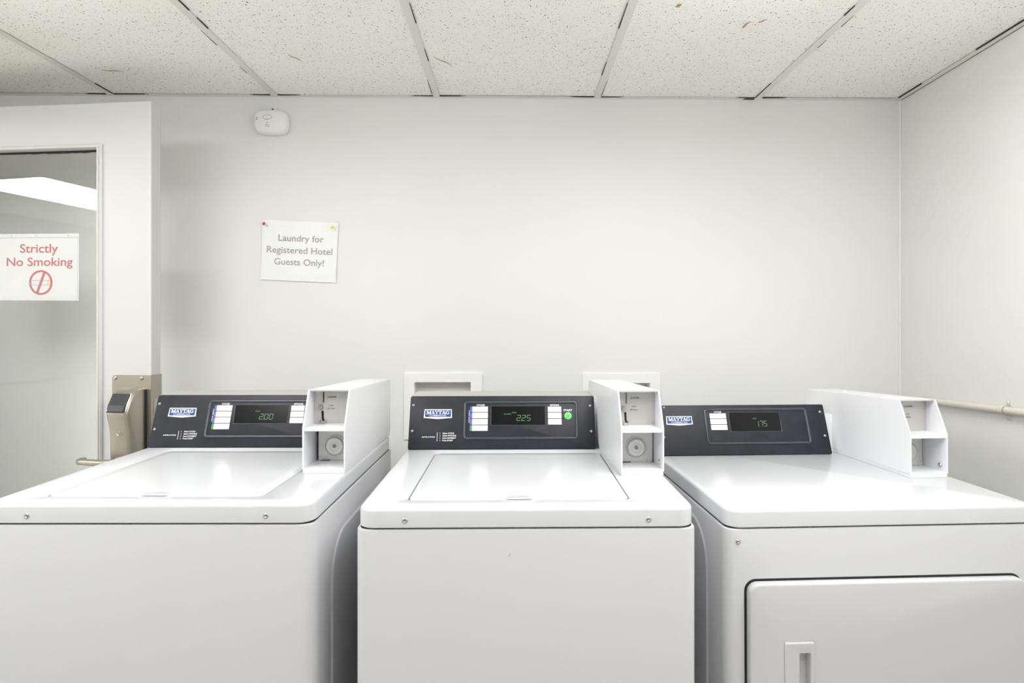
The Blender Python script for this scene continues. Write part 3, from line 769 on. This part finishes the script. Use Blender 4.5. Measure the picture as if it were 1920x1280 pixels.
MB().box(sx(SX0 - .004), sx(SX1 + .004), -.0004, 0, sz(SZ0 - .004), sz(SZ1 + .013)).build('sleeve', PAPERD, sign)
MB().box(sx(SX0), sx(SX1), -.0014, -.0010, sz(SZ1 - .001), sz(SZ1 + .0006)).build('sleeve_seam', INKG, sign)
for px in (-.500, -.412, -.300):
    MB().lathe((sx(px), -.0004, sz(SZ1 + .006)), (0, -1, 0), [(0, .0022), (.0003, .0022)], 10).build('punch_hole', INKG, sign)
ys = -.0016
MB().text('Strictly', sx(-.4690), sz(1.5120), .1345, .0270, ys, off=.012, res=4).build('lettering', INKRED, sign)
MB().text('No Smoking', sx(-.5160), sz(1.4690), .2330, .0265, ys, off=.012, res=4).build('lettering', INKRED, sign)
cxs, czs = sx(-.3945), sz(1.4150)
m = MB()
rr = lambda r, y: [(cxs + r * math.cos(2 * math.pi * k / 40), y, czs + r * .98 * math.sin(2 * math.pi * k / 40)) for k in range(40)]
m.loft([rr(.0410, ys), rr(.0410, ys - .0003), rr(.0345, ys - .0003), rr(.0345, ys)], False, False)
d = Vector((.36, .93)); p = Vector((.93, -.36)) * .0036
q = [(cxs + a * d.x * .037 + b * p.x, czs + a * d.y * .037 + b * p.y) for a, b in ((-1, -1), (1, -1), (1, 1), (-1, 1))]
m.prism(q, lambda a, b: (a, ys - .0006, b), lambda a, b: (a, ys - .0004, b))
m.build('prohibition_symbol', INKRED, sign)
m = MB(); m.box(cxs - .030, cxs + .032, ys - .0001, ys, czs + .0060, czs + .0078); m.box(cxs - .030, cxs + .032, ys - .0001, ys, czs - .0085, czs - .0070)
m.prism([(cxs - .046, czs - .004), (cxs - .033, czs + .001), (cxs - .030, czs - .003), (cxs - .034, czs - .006)], lambda a, b: (a, ys - .0005, b), lambda a, b: (a, ys - .0003, b))
m.build('cigarette', INKG, sign)
MB().box(cxs + .022, cxs + .036, ys - .0002, ys, czs - .0065, czs + .0055).build('cigarette_filter', INKOR, sign)

# ------------------------------------------------------------------ notice on the back wall
nt = empty('laundry_notice', (-.8015, YW - .0005, 1.549), (0, math.radians(2.4), 0))
tag(nt, 'white paper notice reading Laundry for Registered Hotel Guests Only on the wall', 'sign')
sheet(MB(), -.1400, .1400, -.1090, .1130, -.0040, .0002).build('paper', PAPER, nt, 60, recalc=False)
sheet(MB(), -.1420, .1420, -.1110, .1150, -.0012, .0010).build('sleeve', PLASTICW, nt, 60, recalc=False)
yn = -.0046
MB().text('Laundry for', -.0800, .0390, .1690, .0232, yn, off=.012, res=4).build('lettering', INKSIGN, nt)
MB().text('Registered Hotel', -.1210, -.0060, .2440, .0232, yn, off=.012, res=4).build('lettering', INKSIGN, nt)
MB().text('Guests Only!', -.0920, -.0500, .1850, .0232, yn, off=.012, res=4).build('lettering', INKSIGN, nt)
m = MB(); m.box(-.006, .004, -.0052, -.004, -.1100, -.0960); m.build('tape', PLASTICW, nt)
def pin(loc, mt, label, d):
    o = MB().lathe((0, 0, 0), d, [(-.001, .0012), (.004, .0012), (.0045, .0042), (.007, .0038), (.009, .0026), (.013, .0028), (.015, .0044), (.017, .0040)], 14).build('push_pin', mt, None, 40)
    o.location = loc; tag(o, label, 'pin', 'push pins of the wall notice'); return o
pin((-.930, YW - .010, 1.6570), PINRED, 'dark red push pin in the upper left corner of the wall notice', (.3, -1, -.5))
pin((-.672, YW - .010, 1.6430), PINYEL, 'yellow push pin in the upper right corner of the wall notice', (-.2, -1, -.4))

# ------------------------------------------------------------------ alarm on the wall
al = empty('carbon_monoxide_alarm', (-.9010, YW, 2.0295), (0, math.radians(1.2), 0))
tag(al, 'white plastic alarm mounted on the wall below the ceiling', 'alarm')
def sup(wx, wz, y, e=3.2, n=48):
    r = []
    for k in range(n):
        a = 2 * math.pi * k / n; c, s = math.cos(a), math.sin(a)
        r.append((math.copysign(abs(c) ** (2 / e), c) * wx / 2, y, math.copysign(abs(s) ** (2 / e), s) * wz / 2))
    return r
m = MB(); m.loft([sup(.124, .088, 0), sup(.128, .092, -.006), sup(.128, .092, -.018), sup(.122, .087, -.026), sup(.110, .077, -.0305), sup(.086, .058, -.033), sup(.03, .02, -.034)])
m.build('body', PLASTICW, al, 50)
m = MB()
m.tube([(-.008 + .0170 * math.cos(a), -.0345, .014 + .0085 * math.sin(a)) for a in [2 * math.pi * k / 24 for k in range(25)]], .0006, 6); m.build('test_button', INKG, al)
m = MB(); m.lathe((-.008, -.0335, .004), (0, -1, 0), [(0, .0020), (.0012, .0016)], 10); m.build('indicator', INKD, al)
m = MB()
m.lathe((-.008, -.0335, -.0075), (0, -1, 0), [(0, .0028), (.0008, .0026)], 12); m.build('sounder_dot', INKG, al)
m = MB()
for k in range(3): m.box(-.017, .001, -.0342, -.0338, -.0150 - k * .0035, -.0140 - k * .0035)
m.build('fine_print', INKG, al)
m = MB()
for k in range(2):
    m.prism([(-.0500, .0035 + k * .0055), (-.0400, .0065 + k * .0055), (-.0400, .0090 + k * .0055), (-.0500, .0060 + k * .0055)], lambda a, b: (a, -.0325, b), lambda a, b: (a, -.0318, b))
m.build('warning_mark', PINRED, al)
o = MB().lathe((0, 0, 0), (0, -1, 0), [(0, .0022), (.003, .0032), (.0042, .0020)], 10).build('nail', BLACKP, None, 40)
o.location = (-.9020, YW, 2.0835); tag(o, 'small dark nail in the wall just above the alarm', 'nail')

# ------------------------------------------------------------------ washer outlet boxes in the wall
def outlet(hole, fr, label):
    r = empty('washer_outlet_box', ((hole[0] + hole[1]) / 2, YW, fr[2])); tag(r, label, 'outlet box', 'washer outlet boxes in the wall')
    cx = (hole[0] + hole[1]) / 2
    X = lambda a: a - cx
    Z = lambda a: a - fr[2]
    m = MB(); b0 = (X(fr[0]), X(fr[1]), Z(fr[2]), Z(fr[3])); b1 = (X(hole[0]) , X(hole[1]), Z(hole[2]), Z(hole[3]))
    m.frame(b0, b1, .0, -.007, .004, .002, 3); m.build('frame', PLASTICW, r, 30)
    m = MB(); e = .0015; d = .050
    m.box(b1[0], b1[1], d - .003, d, b1[2], b1[3]); m.box(b1[0], b1[0] + e, 0, d, b1[2], b1[3]); m.box(b1[1] - e, b1[1], 0, d, b1[2], b1[3])
    m.box(b1[0], b1[1], 0, d, b1[2], b1[2] + e); m.box(b1[0], b1[1], 0, d, b1[3] - e, b1[3])
    m.build('recess', OUTIN, r)
    for k in (-1, 1):
        m = MB(); m.lathe((k * .045, .028, b1[2]), (0, 0, 1), [(0, .011), (.03, .011), (.034, .008), (.055, .008)], 14); m.build('valve', STEEL, r, 40)
outlet(OUTA, (-.4107, -.1181, .8465, 1.0950), 'white recessed wall box showing above the left end of the 2.25 console')
outlet(OUTB, (.2606, .5541, .8465, 1.0922), 'white recessed wall box mostly hidden behind the coin box of the middle washer')

# ------------------------------------------------------------------ painted pipe on the right wall
def rw_at(y, z, out):
    t = (y - RW0.y) / RWD.y
    return Vector(rw(t, z, out))
pr = empty('wall_pipe', rw_at(1.6963, 1.029, 0))
tag(pr, 'cream painted pipe running along the right wall past the dryer', 'pipe')
base = Vector(pr.location)
pa, pb = rw_at(2.19, 1.003, .016), rw_at(.2, 1.110, .016)
MB().tube([tuple(pa.lerp(pb, k / 12) - base) for k in range(13)], .0108, 14).build('pipe', PIPE, pr, 40)
m = MB()
cc = rw_at(1.6963, 1.0300, 0) - base
def wl(dt, dz, out): return tuple(cc + RWD * dt + RWN * out + Vector((0, 0, dz)))
R_ = [[wl(dt, .0135 * math.sin(a), .016 + .0135 * math.cos(a)) for a in [math.radians(-90 + 180 * k / 10) for k in range(11)]] for dt in (-.009, .009)]
m.loft(R_, False, False, closed=False)
for s_ in (-1, 1):
    q = [(-.009, .0125 * s_), (.009, .0125 * s_), (.007, .030 * s_), (-.007, .030 * s_)]
    m.prism(q, lambda a, b: wl(a, b, .0), lambda a, b: wl(a, b, .003))
m.build('clamp', PIPE, pr, 40)
m = MB(); m.lathe(wl(0, -.022, .002), tuple(RWN), [(0, .0055), (.003, .0052), (.005, .0025)], 12); m.build('screw', PIPE, pr, 40)
m = MB(); m.lathe(wl(0, .022, .002), tuple(RWN), [(0, .0055), (.003, .0052), (.005, .0025)], 12); m.build('screw', PIPE, pr, 40)
